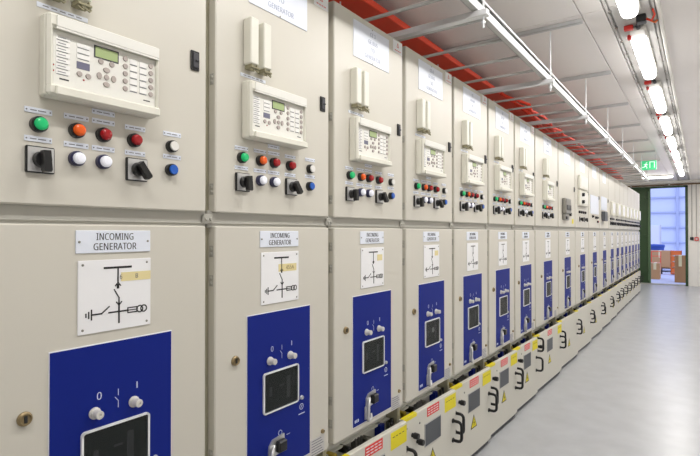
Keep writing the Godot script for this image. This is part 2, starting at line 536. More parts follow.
func mimic_plate(c: Node3D, x: float, detail: int) -> MeshInstance3D:
	var m := MB.new()
	m.bx(0.206, 0.393, -0.239, -0.066, 0, 0.003, 0.001)
	var pl := part("diagram_plate", m, M.white_plate, c, sy(x, EYE))
	m = MB.new()
	var at := func(fx: float, fy: float) -> Vector2:
		return Vector2(0.206 + 0.187 * fx, -0.066 - 0.173 * fy)
	var p0 := 0.003
	var p1 := 0.0038
	m.stroke(at.call(0.34, 0.115), at.call(0.70, 0.115), 0.0050, p0, p1)
	for a in [[0.52, 0.115, 0.52, 0.335, 0.0036], [0.52, 0.33, 0.485, 0.375, 0.0026], [0.52, 0.33, 0.555, 0.375, 0.0026], [0.52, 0.37, 0.52, 0.40, 0.006],
			[0.47, 0.43, 0.535, 0.55, 0.0028], [0.535, 0.55, 0.535, 0.64, 0.0032], [0.535, 0.655, 0.50, 0.61, 0.0026], [0.535, 0.655, 0.57, 0.61, 0.0026],
			[0.535, 0.65, 0.535, 0.90, 0.0042], [0.40, 0.745, 0.66, 0.745, 0.0036],
			[0.17, 0.745, 0.30, 0.745, 0.0034], [0.30, 0.745, 0.40, 0.66, 0.0030],
			[0.17, 0.68, 0.17, 0.81, 0.003], [0.135, 0.705, 0.135, 0.785, 0.003], [0.10, 0.725, 0.10, 0.765, 0.003],
			[0.66, 0.71, 0.79, 0.71, 0.0028], [0.66, 0.78, 0.79, 0.78, 0.0028], [0.66, 0.71, 0.66, 0.78, 0.0028], [0.79, 0.71, 0.79, 0.78, 0.0028], [0.66, 0.745, 0.80, 0.745, 0.0022]]:
		m.stroke(at.call(a[0], a[1]), at.call(a[2], a[3]), a[4], p0, p1)
	for fx in [0.835, 0.893]: m.ring(at.call(fx, 0.745), 0.0080, 0.0028, p0, p1)
	part("line_diagram", m, M.ink, pl).set_meta("kind", "stuff")
	if detail == 0:
		for a in [[0.06, 0.06], [0.94, 0.06], [0.06, 0.94], [0.94, 0.94]]:
			var q: Vector2 = at.call(a[0], a[1])
			part("screw", K.screw, M.steel, pl, sy(q.x, q.y, 0.003))
	return pl

func lower_door_fittings(c: Node3D, x: float, W: float, detail: int, bright := false) -> void:
	var m := MB.new()
	m.bx(0.201, 0.392, -0.049, 0.005, 0, 0.003, 0.001)
	var np := part("name_plate", m, M.plate, c, sy(x, EYE))
	lettering("INCOMING", np, 0.2965, -0.0105, 0.0032, 0.0155, M.ink, "lettering", null, 0.88)
	lettering("GENERATOR", np, 0.2965, -0.0345, 0.0032, 0.0155, M.ink, "lettering", null, 0.92)
	if detail == 0:
		for s in [0.209, 0.384]: part("screw", K.screw, M.steel, np, sy(s, -0.022, 0.003))
	# the blue operating panel
	m = MB.new()
	m.bx(0.144, 0.458, -0.811, -0.265, 0, 0.0022, 0.0006)
	var rim := part("panel_edge", m, M.white_plate, c, sy(x, EYE))
	m = MB.new()
	m.bx(0.146, 0.456, -0.8085, -0.2675, 0.0, 0.0034, 0.0004)
	var bp := part("blue_panel", m, M.blue, c, sy(x, EYE))
	var p := 0.0034
	lettering("0", bp, 0.257, -0.391, p, 0.017, M.blue_print, "symbol")
	m = MB.new()
	m.stroke(Vector2(0.305, -0.386), Vector2(0.305, -0.400), 0.0015, p, p + 0.0006)
	m.stroke(Vector2(0.297, -0.404), Vector2(0.305, -0.414), 0.0015, p, p + 0.0006)
	m.stroke(Vector2(0.305, -0.414), Vector2(0.305, -0.430), 0.0015, p, p + 0.0006)
	m.stroke(Vector2(0.355, -0.381), Vector2(0.355, -0.394), 0.003, p, p + 0.0006)
	m.ring(Vector2(0.408, -0.625), 0.010, 0.0022, p, p + 0.0006, 14)
	m.stroke(Vector2(0.394, -0.65), Vector2(0.424, -0.65), 0.003, p, p + 0.0006)
	m.stroke(Vector2(0.405, -0.629), Vector2(0.411, -0.621), 0.0022, p, p + 0.0006)
	for i in 3: m.bx(0.158 + i * 0.011, 0.165 + i * 0.011, -0.793, -0.781, p, p + 0.0006)
	m.ring(Vector2(0.297, -0.683), 0.0085, 0.0016, p, p + 0.0006, 12)
	m.stroke(Vector2(0.33, -0.70), Vector2(0.345, -0.70), 0.0018, p, p + 0.0006)
	part("panel_print", m, M.blue_print, bp).set_meta("kind", "stuff")
	for s in [0.246, 0.346]:
		var k := part("operating_button", K.knob, M.knob, bp, sy(s, -0.428, p))
		k.scale = Vector3(0.9, 0.82, 0.82)
	part("window_screw", K.lock, M.silver, bp, sy(0.407, -0.592, p)).scale = Vector3(0.8, 0.5, 0.5)
	# window with rounded corners
	m = MB.new()
	var r := 0.008
	var w := 0.005
	for a in [[0.222 + r, -0.470, 0.392 - r, -0.470], [0.222 + r, -0.601, 0.392 - r, -0.601], [0.222, -0.470 - r, 0.222, -0.601 + r], [0.392, -0.470 - r, 0.392, -0.601 + r]]:
		m.stroke(Vector2(a[0], a[1]), Vector2(a[2], a[3]), w, p, p + 0.006)
	for a in [[0.222 + r, -0.470 - r, PI / 2], [0.392 - r, -0.470 - r, 0.0], [0.222 + r, -0.601 + r, PI], [0.392 - r, -0.601 + r, -PI / 2]]:
		for j in 4:
			var c0 := Vector2(a[0], a[1])
			m.stroke(c0 + Vector2.from_angle(a[2] + PI / 8 * j) * r, c0 + Vector2.from_angle(a[2] + PI / 8 * (j + 1)) * r, w, p, p + 0.006)
	var wf := part("window_frame", m, M.white_plate, c, sy(x - 0.006, EYE + 0.003))
	m = MB.new()
	m.bx(0.226, 0.388, -0.597, -0.474, p - 0.001, p + 0.0008)
	part("breaker_face", m, M.inside, wf)
	m = MB.new()
	m.bx(0.30, 0.322, -0.528, -0.522, p + 0.0008, p + 0.0016)
	m.bx(0.25, 0.262, -0.55, -0.52, p + 0.0008, p + 0.0016)
	m.bx(0.335, 0.352, -0.575, -0.5, p + 0.0008, p + 0.0014)
	if bright: m.disc_lathe(0.315, -0.525, [Vector2(p + 0.0008, 0.014), Vector2(p + 0.003, 0.012), Vector2(p + 0.003, 0)], 14)
	part("breaker_label", m, M.white_plate if bright else M.grey_ink, wf).set_meta("kind", "stuff")
	m = MB.new()
	m.bx(0.2235, 0.3905, -0.5995, -0.4715, p + 0.0036, p + 0.0052)
	part("window_pane", m, M.glass, wf)
	# racking handle: a chrome escutcheon with a black turning knob and a loop below
	m = MB.new()
	m.slab(PackedVector2Array([Vector2(0.240, -0.712), Vector2(0.256, -0.694), Vector2(0.312, -0.688), Vector2(0.316, -0.742), Vector2(0.268, -0.750), Vector2(0.262, -0.79), Vector2(0.232, -0.80), Vector2(0.230, -0.75), Vector2(0.238, -0.742)]), p, p + 0.006)
	m.tube([sy(0.262, -0.715, p + 0.006), sy(0.248, -0.725, p + 0.014), sy(0.236, -0.745, p + 0.018), sy(0.231, -0.785, p + 0.018), sy(0.238, -0.80, p + 0.016), sy(0.254, -0.806, p + 0.012), sy(0.273, -0.798, p + 0.008), sy(0.277, -0.784, p + 0.002)], 0.0068, 8)
	m.disc_lathe(0.254, -0.770, [Vector2(p, 0.016), Vector2(p + 0.006, 0.015), Vector2(p + 0.008, 0.011), Vector2(p + 0.008, 0)], 14)
	var rh := part("racking_handle", m, M.silver, c, sy(x, EYE))
	m = MB.new()
	m.bx(0.266, 0.306, -0.738, -0.700, p + 0.006, p + 0.028, 0.004)
	part("turning_knob", m, M.black, rh)
	# locks and the small rating sticker
	var lk := part("door_lock", K.lock, M.brass, c, sy(0.097 + x * 0.7, EYE - 0.397))
	part("key_slot", K.lock_slot, M.ink, lk)
	if detail < 2:
		var l2 := part("door_lock", K.lock, M.brass, c, sy(0.533 + x * 2.0, EYE - 0.755))
		l2.scale = Vector3(0.8, 0.55, 0.55)
		m = MB.new()
		m.bx(0.462, 0.545, -0.832, -0.768, 0, 0.0012)
		var st := part("rating_sticker", m, M.channel, c, sy(x * 1.6, EYE))
		m = MB.new()
		for i in 6: m.bx(0.468, 0.538 - 0.006 * (i % 3), -0.826 + i * 0.0098, -0.823 + i * 0.0098, 0.0012, 0.0016)
		part("sticker_print", m, M.grey_ink, st).set_meta("kind", "stuff")

func mechanism(c: Node3D, W: float) -> void:
	var m := MB.new()
	m.bx(0.012, W - 0.012, 0.40, 0.445, -0.16, -0.026, 0.003)
	m.bx(0.012, W - 0.012, 0.40, 0.60, -0.16, -0.095, 0.003)
	m.bx(0.012, W - 0.012, 0.50, 0.508, -0.10, -0.075, 0.002)
	var me := part("shutter_mechanism", m, M.tray, c)
	var q := W / 0.589
	m = MB.new()
	m.lathe(sy(0.19 * q, 0.492, -0.095), Vector3.RIGHT, [Vector2(0, 0.017), Vector2(0.05, 0.016), Vector2(0.055, 0.012), Vector2(0.055, 0)], 14)
	part("black_roller", m, M.black, me)
	m = MB.new()
	for i in 3: m.bx((0.27 + 0.022 * i) * q, (0.281 + 0.022 * i) * q, 0.455, 0.507, -0.095, -0.068, 0.002)
	part("slotted_block", m, M.slot, me).set_meta("kind", "stuff")
	m = MB.new()
	m.tube([sy(0.525 * q, 0.46, -0.05), sy(0.54 * q, 0.50, -0.06), sy(0.555 * q, 0.485, -0.05), sy(0.572 * q, 0.51, -0.06)], 0.008, 7)
	part("control_cable", m, M.black, me)
	m = MB.new()
	m.bx(0.465 * q, 0.505 * q, 0.445, 0.508, -0.095, -0.06, 0.003)
	part("blue_block", m, M.blue, me)
	m = MB.new()
	m.bx(0.08 * q, 0.105 * q, 0.445, 0.512, -0.095, -0.045, 0.004)
	part("yellow_guide", m, M.yellow_guide, me)
	m = MB.new()
	m.bx(0.335 * q, 0.372 * q, 0.445, 0.49, -0.095, -0.045, 0.004)
	m.bx(0.03, 0.06, 0.445, 0.515, -0.095, -0.055, 0.004)
	part("steel_link", m, M.steel, me).set_meta("kind", "stuff")
	m = MB.new()
	m.tube([sy(0.02, 0.47, -0.045), sy(0.04, 0.505, -0.05), sy(0.07, 0.475, -0.04), sy(0.12, 0.47, -0.045), sy(0.2 * q, 0.455, -0.05)], 0.006, 7)
	part("earth_wire", m, M.brass, me)

func make_cabinet(W: float, kind: String, detail: int) -> Node3D:
	var c := thing("switchgear_cabinet", "", "cabinet", Vector3.ZERO, "beige switchgear cabinets in the long row")
	var x := (W - 0.589) / 2.0
	var m := MB.new()
	m.bx(0.001, W - 0.001, 0.60, 2.335, -1.0, -0.032, 0.003)
	m.bx(0.001, W - 0.001, 0.02, 0.62, -1.0, -0.52)
	for s in [0.001, W - 0.011]: m.bx(s, s + 0.01, 0.0, 0.62, -0.53, -0.032)
	part("carcass", m, M.carcass, c)
	m = MB.new()
	m.bx(0.003, W - 0.003, 2.335, 2.339, -0.99, -0.036)
	part("top_panel", m, M.relay, c)
	m = MB.new()
	m.bx(0.003, W - 0.003, EYE + 0.014, EYE + 0.066, -0.036, -0.018, 0.002)
	m.bx(0.003, W - 0.003, EYE + 0.026, EYE + 0.03, -0.02, -0.014, 0.001)
	part("cross_rail", m, M.frame, c)
	m = MB.new()
	m.bx(0.019, W - 0.015, EYE + 0.06, EYE + 0.92, -0.034, 0.0, 0.0035)
	part("upper_door", m, M.paint, c)
	m = MB.new()
	m.bx(0.019, W - 0.015, EYE - 0.835, EYE + 0.019, -0.034, 0.0, 0.0035)
	part("lower_door", m, M.paint, c)
	for h in [0.46, 0.13, -0.0565, -0.144, -0.665, -0.755]:
		part("hinge", K.hinge, M.frame, c, sy(0.019, EYE + h, -0.017))
	m = MB.new()
	m.bx(-0.018, 0.018, EYE + 0.024, EYE + 0.056, -0.018, -0.008, 0.004)
	for q in [-0.008, 0.008]: m.disc_lathe(q, EYE + 0.04, [Vector2(-0.008, 0.006), Vector2(-0.002, 0.005), Vector2(-0.002, 0)], 10)
	if detail < 2: part("joint_clip", m, M.frame, c)
	mechanism(c, W)
	door_latch(c, W - 0.058, 0.49)
	match kind:
		"relay":
			controls(c, x, detail)
			relay(c, x, detail)
			test_blocks(c, x, detail)
		"metering":      # a dark instrument block on an otherwise plain door
			m = MB.new()
			m.bx(0.16, 0.40, 0.20, 0.36, 0, 0.045, 0.008)
			m.bx(0.18, 0.38, 0.13, 0.2, 0, 0.03, 0.006)
			var b := part("instrument_block", m, M.steel, c, sy(0, EYE))
			m = MB.new()
			m.bx(0.18, 0.38, 0.235, 0.29, 0.045, 0.051, 0.003)
			m.bx(0.52, 0.56, 0.18, 0.22, 0, 0.02, 0.004)
			m.bx(0.2, 0.28, 0.14, 0.17, 0.03, 0.04, 0.003)
			part("instrument_window", m, M.black, b)
			m = MB.new()
			m.bx(0.66, 0.74, 0.10, 0.15, 0, 0.002)
			part("yellow_label", m, M.yellow, c, sy(0, EYE))
		"two_frames":
			for a in [[0.52, 0.68], [0.32, 0.50]]:
				m = MB.new()
				m.bx(0.16, 0.66, a[0], a[1], 0, 0.03, 0.006)
				var f := part("instrument_frame", m, M.relay, c, sy(0, EYE))
				m = MB.new()
				m.bx(0.20, 0.62, a[0] + 0.025, a[1] - 0.025, 0.03, 0.033, 0.001)
				part("instrument_face", m, M.relay_face, f)
			m = MB.new()
			for h in [0.45, 0.365]: m.disc_lathe(0.25, h, [Vector2(0.033, 0.022), Vector2(0.06, 0.02), Vector2(0.06, 0)], 14)
			part("instrument_knob", m, M.black, c, sy(0, EYE)).set_meta("kind", "stuff")
			for s in [0.22, 0.34, 0.46, 0.58]: push_button(c, s, 0.245, M.black)
			selector(c, 0.27, 0.16, 0.1)
			selector(c, 0.56, 0.16, 0.5)
		"blank_sheet":
			m = MB.new()
			m.bx(0.12, 0.74, 0.25, 0.50, 0, 0.006, 0.002)
			part("notice_sheet", m, M.plate, c, sy(0, EYE))
			indicator(c, 0.26, 0.215, M.black, M.black)
			for s in [0.50, 0.56, 0.62]: indicator(c, s, 0.205, M.black, M.black)
			push_button(c, 0.66, 0.15, M.red_lamp)
		"sheet_and_meter":
			m = MB.new()
			m.bx(0.14, 0.66, 0.33, 0.53, 0, 0.006, 0.002)
			part("notice_sheet", m, M.plate, c, sy(0, EYE))
			m = MB.new()
			m.bx(0.16, 0.42, 0.17, 0.31, 0, 0.05, 0.006)
			part("instrument_block", m, M.mesh_grey, c, sy(0, EYE))
			push_button(c, 0.60, 0.22, M.black)
		"far":
			m = MB.new()
			m.bx(0.10, 0.40, 0.28, 0.50, 0, 0.04, 0.006)
			var f := part("protection_relay", m, M.relay, c, sy(x, EYE))
			m = MB.new()
			m.bx(0.13, 0.37, 0.31, 0.47, 0.04, 0.042)
			part("relay_face", m, M.white_plate, f)
			m = MB.new()
			for i in 4: m.bx(0.08 + i * 0.11, 0.15 + i * 0.11, 0.205, 0.235, 0, 0.02, 0.004)
			part("lamp_row", m, M.black, c, sy(x, EYE)).set_meta("kind", "stuff")
			for s in [0.12, 0.23, 0.34, 0.45]: selector(c, s + x, 0.15, 0.3)
	lower_door_fittings(c, x, W, detail)
	mimic_plate(c, x, detail)
	if kind != "far": top_plates(c, x, [] , detail)
	return c

func child_named(c: Node, called: String) -> Node:
	for k in c.get_children():
		if k.name == called: return k
	return null

# ---------------------------------------------------------------- breaker trucks below the doors
func make_truck(W: float, detail: int, handles: Array) -> Node3D:
	var t := thing("breaker_truck", "", "breaker truck", Vector3.ZERO, "breaker trucks along the foot of the cabinets")
	var top := 0.513
	var m := MB.new()
	m.bx(0.002, W - 0.002, 0.035, top, -0.022, 0.0, 0.003)
	m.bx(0.004, W - 0.004, top - 0.012, top - 0.004, -0.03, -0.016, 0.002)
	part("front_panel", m, M.paint_truck, t)
	m = MB.new()
	m.bx(0.03, W - 0.03, 0.05, 0.40, -0.45, -0.022, 0.004)
	m.bx(0.02, W - 0.02, 0.008, 0.05, -0.45, -0.012, 0.002)
	part("truck_chassis", m, M.charcoal, t)
	m = MB.new()
	m.bx(0.004, 0.13, top - 0.001, top + 0.0015, -0.021, -0.002)
	m.bx(0.004, 0.13, top - 0.016, top - 0.0005, -0.0005, 0.001)
	part("yellow_tape", m, M.yellow, t)
	var x := (W - 0.589) / 2.0
	if detail < 2:
		m = MB.new()
		m.bx(W - 0.145, W - 0.004, 0.420, 0.500, 0, 0.0012)
		var y := part("yellow_label", m, M.yellow, t)
		m = MB.new()
		for i in 4: m.bx(W - 0.13 + i * 0.028, W - 0.112 + i * 0.028, 0.474, 0.477, 0.0012, 0.0016)
		part("label_print", m, M.ink, y).set_meta("kind", "stuff")
		m = MB.new()
		m.bx(0.240 + x, 0.375 + x, 0.458, 0.505, 0, 0.0012)
		var r := part("red_label", m, M.red_sign, t)
		m = MB.new()
		for i in 3:
			for j in 4: m.bx(0.248 + x + j * 0.031, 0.271 + x + j * 0.031, 0.466 + i * 0.013, 0.4705 + i * 0.013, 0.0012, 0.0016)
		part("label_print", m, M.white_plate, r).set_meta("kind", "stuff")
		m = MB.new()
		m.bx(0.211 + x, 0.392 + x, 0.310, 0.430, 0, 0.004, 0.001)
		var w := part("inspection_window", m, M.zinc_dark, t)
		m = MB.new()
		m.bx(0.216 + x, 0.387 + x, 0.315, 0.425, 0.004, 0.0052)
		part("window_mesh", m, M.mesh_grey, w)
	var tri := func(sc: float, p0: float, p1: float) -> MB:
		var q := MB.new()
		var cc := Vector2(0.300 + x, 0.226)
		q.slab(PackedVector2Array([cc + Vector2(0, 0.054) * sc, cc + Vector2(0.048, -0.029) * sc, cc + Vector2(-0.048, -0.029) * sc]), p0, p1)
		return q
	var tr := part("warning_triangle", tri.call(1.0, 0.0, 0.0012), M.ink, t)
	part("triangle_field", tri.call(0.78, 0.0012, 0.0018), M.yellow, tr)
	m = MB.new()
	var cc := Vector2(0.300 + x, 0.226)
	m.slab(PackedVector2Array([cc + Vector2(0.004, 0.028), cc + Vector2(-0.010, 0.002), cc + Vector2(0.0, 0.002), cc + Vector2(-0.005, -0.022), cc + Vector2(0.010, 0.006), cc + Vector2(0.001, 0.006)]), 0.0018, 0.0022)
	part("bolt_symbol", m, M.ink, tr)
	for a in handles:
		var s: float = a[0]
		var y0: float = a[1]
		m = MB.new()
		m.tube([sy(s, y0 + 0.055, 0.0), sy(s, y0 + 0.055, 0.034), sy(s, y0 + 0.052, 0.044), sy(s, y0 + 0.042, 0.052), sy(s, y0 + 0.03, 0.054), sy(s, y0 - 0.03, 0.054), sy(s, y0 - 0.042, 0.052), sy(s, y0 - 0.052, 0.044), sy(s, y0 - 0.055, 0.034), sy(s, y0 - 0.055, 0.0)], 0.0088, 10)
		for e in [-0.055, 0.055]: m.lathe(sy(s, y0 + e, 0), Vector3.RIGHT, [Vector2(0, 0.014), Vector2(0.006, 0.0125), Vector2(0.007, 0)], 12)
		part("pull_handle", m, M.black, t)
	if detail < 2:
		for a in [[0.085, 0.415], [0.135, 0.368]]:
			m = MB.new()
			m.lathe(sy(a[0], a[1]), Vector3.RIGHT, [Vector2(0, 0.011), Vector2(0.012, 0.011), Vector2(0.013, 0.016), Vector2(0.036, 0.015), Vector2(0.038, 0.012), Vector2(0.038, 0)], 12)
			if detail == 0 or a[0] < 0.1: part("locking_knob", m, M.black, t)
		m = MB.new()
		for a in [[0.03, 0.462], [0.03, 0.352], [0.16, 0.452]]: m.lathe(sy(a[0], a[1]), Vector3.RIGHT, [Vector2(0, 0.006), Vector2(0.003, 0.005), Vector2(0.003, 0)], 8)
		part("screw_heads", m, M.steel, t).set_meta("kind", "stuff")
	return t

# ---------------------------------------------------------------- ceiling fittings
func make_light() -> Node3D:
	var t := thing("bulkhead_light", "", "ceiling light", Vector3.ZERO, "bulkhead lights in line on the ceiling")
	# lofted: rounded ends in plan, half-oval across; L along -z, hanging below y = 0
	var loft := func(L: float, w: float, d: float, y0: float, k: int) -> MB:
		var m := MB.new()
		var rows := []
		var zs := []
		for i in 7: zs.append([w * 0.5 * (1.0 - cos(PI / 2 * i / 6.0)), sin(PI / 2 * i / 6.0)])
		for i in 7: zs.append([L - w * 0.5 * (1.0 - cos(PI / 2 * (6 - i) / 6.0)), sin(PI / 2 * (6 - i) / 6.0)])
		for z in zs:
			var row := []
			var e: float = maxf(z[1], 0.02)
			for j in k + 1:
				var a := PI * j / k
				var cx := signf(cos(a)) * pow(absf(cos(a)), 0.75)
				row.append(Vector3(cx * w * 0.5 * e, y0 - pow(sin(a), 0.6) * d * pow(e, 0.5), -z[0]))
			rows.append(row)
		for i in rows.size() - 1:
			for j in k:
				var q: Array = [rows[i][j], rows[i][j + 1], rows[i + 1][j + 1], rows[i + 1][j]]
				var mid: Vector3 = (q[0] + q[2]) * 0.5
				var nn: Vector3 = (q[2] - q[0]).cross(q[3] - q[1]).normalized()
				if nn.length() < 0.5: nn = Vector3.DOWN
				if nn.dot(mid - Vector3(0, y0, clampf(mid.z, -L + w * 0.5, -w * 0.5))) < 0: nn = -nn
				m.quad(q[0], q[1], q[2], q[3], nn)
		return m
	var m := MB.new()
	m.box(Vector3(-0.055, -0.03, -0.08), Vector3(0.055, 0.0, -1.27), 0.012)
	part("light_base", m, M.lamp_body, t)
	part("diffuser", loft.call(1.02, 0.098, 0.06, -0.028, 12), M.diffuser, t, Vector3(0, 0, -0.21))
	for z in [0.25, 0.6, 0.95]:
		for s in [-1, 1]:
			m = MB.new()
			m.box(Vector3(s * 0.046, -0.042, -z - 0.012), Vector3(s * 0.06, -0.008, -z + 0.012), 0.003)
			part("diffuser_clip", m, M.lamp_body, t)
	m = MB.new()
	m.lathe(Vector3(0.012, -0.02, -0.075), Vector3(0, 0.1, 1), [Vector2(0, 0.015), Vector2(0.03, 0.014), Vector2(0.032, 0.009), Vector2(0.06, 0.008), Vector2(0.06, 0)], 12)
	part("cable_gland", m, M.charcoal, t)
	m = MB.new()
	m.box(Vector3(-0.07, -0.032, -0.072), Vector3(-0.015, -0.004, -0.03), 0.004)
	part("red_terminal_cover", m, M.red_sign, t)
	m = MB.new()
	m.box(Vector3(-0.064, -0.05, -0.21), Vector3(-0.040, -0.02, -0.17), 0.004)
	part("red_clip", m, M.red_sign, t)
	# the lamp's own light, the size of the diffuser, just under it
	var l := AreaLight3D.new()
	l.name = "lamp_light"
	l.area_size = Vector2(0.07, 0.94)
	l.light_color = Color(1.0, 0.99, 0.98)
	l.light_energy = LAMP
	l.area_range = 20.0
	l.area_attenuation = 2.0
	l.shadow_enabled = true
	t.add_child(l)
	l.position = Vector3(0, -0.092, -0.72)
	l.rotation.x = -PI / 2
	return t

const LAMP := 0.93

func ordinal(i: int) -> String:
	return ["first", "second", "third", "fourth", "fifth", "sixth", "seventh", "eighth", "ninth", "tenth", "eleventh", "twelfth", "thirteenth", "fourteenth", "fifteenth", "sixteenth", "seventeenth", "eighteenth", "nineteenth", "twentieth"][i - 1]

# ---------------------------------------------------------------- the scene
func _ready() -> void:
	rng.seed = 7
	font.font_names = PackedStringArray(["Droid Sans"])
	var cam := Camera3D.new()
	cam.name = "camera"
	cam.fov = 49.0
	cam.keep_aspect = Camera3D.KEEP_HEIGHT
	cam.near = 0.05
	cam.far = 200.0
	add_child(cam)
	cam.position = Vector3(1.1815, EYE, 0)
	cam.rotation = Vector3(deg_to_rad(0.516), deg_to_rad(35.0), 0)
	cam.current = true

	var env := Environment.new()
	env.background_mode = Environment.BG_SKY
	var sky := Sky.new()
	var sm := ProceduralSkyMaterial.new()
	sm.sky_top_color = rgb8(165, 180, 236)
	sm.sky_horizon_color = rgb8(212, 216, 243)
	sm.ground_horizon_color = rgb8(205, 208, 214)
	sm.ground_bottom_color = rgb8(170, 172, 178)
	sm.sky_energy_multiplier = 1.2
	sm.sun_angle_max = 0.0
	sky.sky_material = sm
	env.sky = sky
	env.ambient_light_source = Environment.AMBIENT_SOURCE_DISABLED
	env.tonemap_mode = Environment.TONE_MAPPER_LINEAR
	env.tonemap_exposure = 1.41
	env.sdfgi_enabled = true
	env.ssao_enabled = true
	env.ssil_enabled = true
	var we := WorldEnvironment.new()
	we.name = "world"
	we.environment = env
	add_child(we)

	materials()
	shared()
	room()
	cabinets()
	overhead()
	far_end()
	yard()

func room() -> void:
	var m := MB.new()
	m.box(Vector3(-1.2, -0.2, 1.6), Vector3(2.2, 0.0, -END - 0.2))
	struct("floor", m, M.floor, "smooth light grey epoxy floor of the gangway beside the cabinets", "floor")
	m = MB.new()
	m.box(Vector3(-1.2, CEIL + 0.02, 1.6), Vector3(2.2, CEIL + 0.2, -END - 0.2))
	var ce := struct("ceiling", m, M.channel, "pale metal panel ceiling with long joints above the gangway", "ceiling")
	# panels with joints between them; a recessed channel carries the lights
	var z := 1.55
	while z > -END:
		var z1 := maxf(z - 2.5, -END)
		for a in [[-1.09, 0.560], [0.566, 0.695], [0.985, 2.09]]:
			m = MB.new()
			m.box(Vector3(a[0], CEIL, z - 0.003), Vector3(a[1], CEIL + 0.02, z1 + 0.003), 0.002)
			part("ceiling_panel", m, M.ceiling, ce)
		m = MB.new()
		m.box(Vector3(0.725, CEIL + 0.006, z - 0.002), Vector3(0.935, CEIL + 0.02, z1 + 0.002), 0.002)
		part("channel_panel", m, M.channel, ce)
		z -= 2.5
	for x in [0.70, 0.945]:
		m = MB.new()
		m.box(Vector3(x, CEIL - 0.003, 1.5), Vector3(x + 0.014, CEIL + 0.02, -END), 0.002)
		part("channel_lip", m, M.channel, ce)
	m = MB.new()
	m.box(Vector3(0.968, CEIL - 0.018, 1.5), Vector3(0.992, CEIL + 0.02, -END), 0.006)
	part("cover_strip", m, M.wall, ce)
	m = MB.new()
	z = 1.2
	while z > -END:
		for x in [0.716, 0.722, 0.94]:
			m.lathe(Vector3(x, CEIL + 0.006, z - x * 0.3), Vector3.DOWN, [Vector2(0, 0.008), Vector2(0.012, 0.006), Vector2(0.012, 0)], 8)
		z -= 0.3
	part("channel_bolts", m, M.steel, ce).set_meta("kind", "stuff")
	m = MB.new()
	m.box(Vector3(-1.2, 0, 1.6), Vector3(-1.1, CEIL + 0.02, -END))
	struct("wall_left", m, M.wall, "pale wall hidden behind the row of cabinets", "wall")
	m = MB.new()
	m.box(Vector3(2.1, 0, 1.6), Vector3(2.2, CEIL + 0.02, -END))
	struct("wall_right", m, M.wall, "pale wall on the right side of the gangway", "wall")
	m = MB.new()
	m.box(Vector3(-1.1, 0, 1.5), Vector3(2.1, CEIL + 0.02, 1.6))
	struct("wall_near", m, M.wall, "pale wall behind the near end of the gangway", "wall")
	# far wall with the door opening
	m = MB.new()
	m.box(Vector3(-1.2, 0, -END), Vector3(-0.56, CEIL + 0.02, -END - 0.12))
	m.box(Vector3(0.915, 0, -END), Vector3(2.2, CEIL + 0.02, -END - 0.12))
	m.box(Vector3(-0.56, 2.675, -END), Vector3(0.915, CEIL + 0.02, -END - 0.12))
	struct("wall_far", m, M.wall, "cream end wall around the double doorway at the far end", "wall")

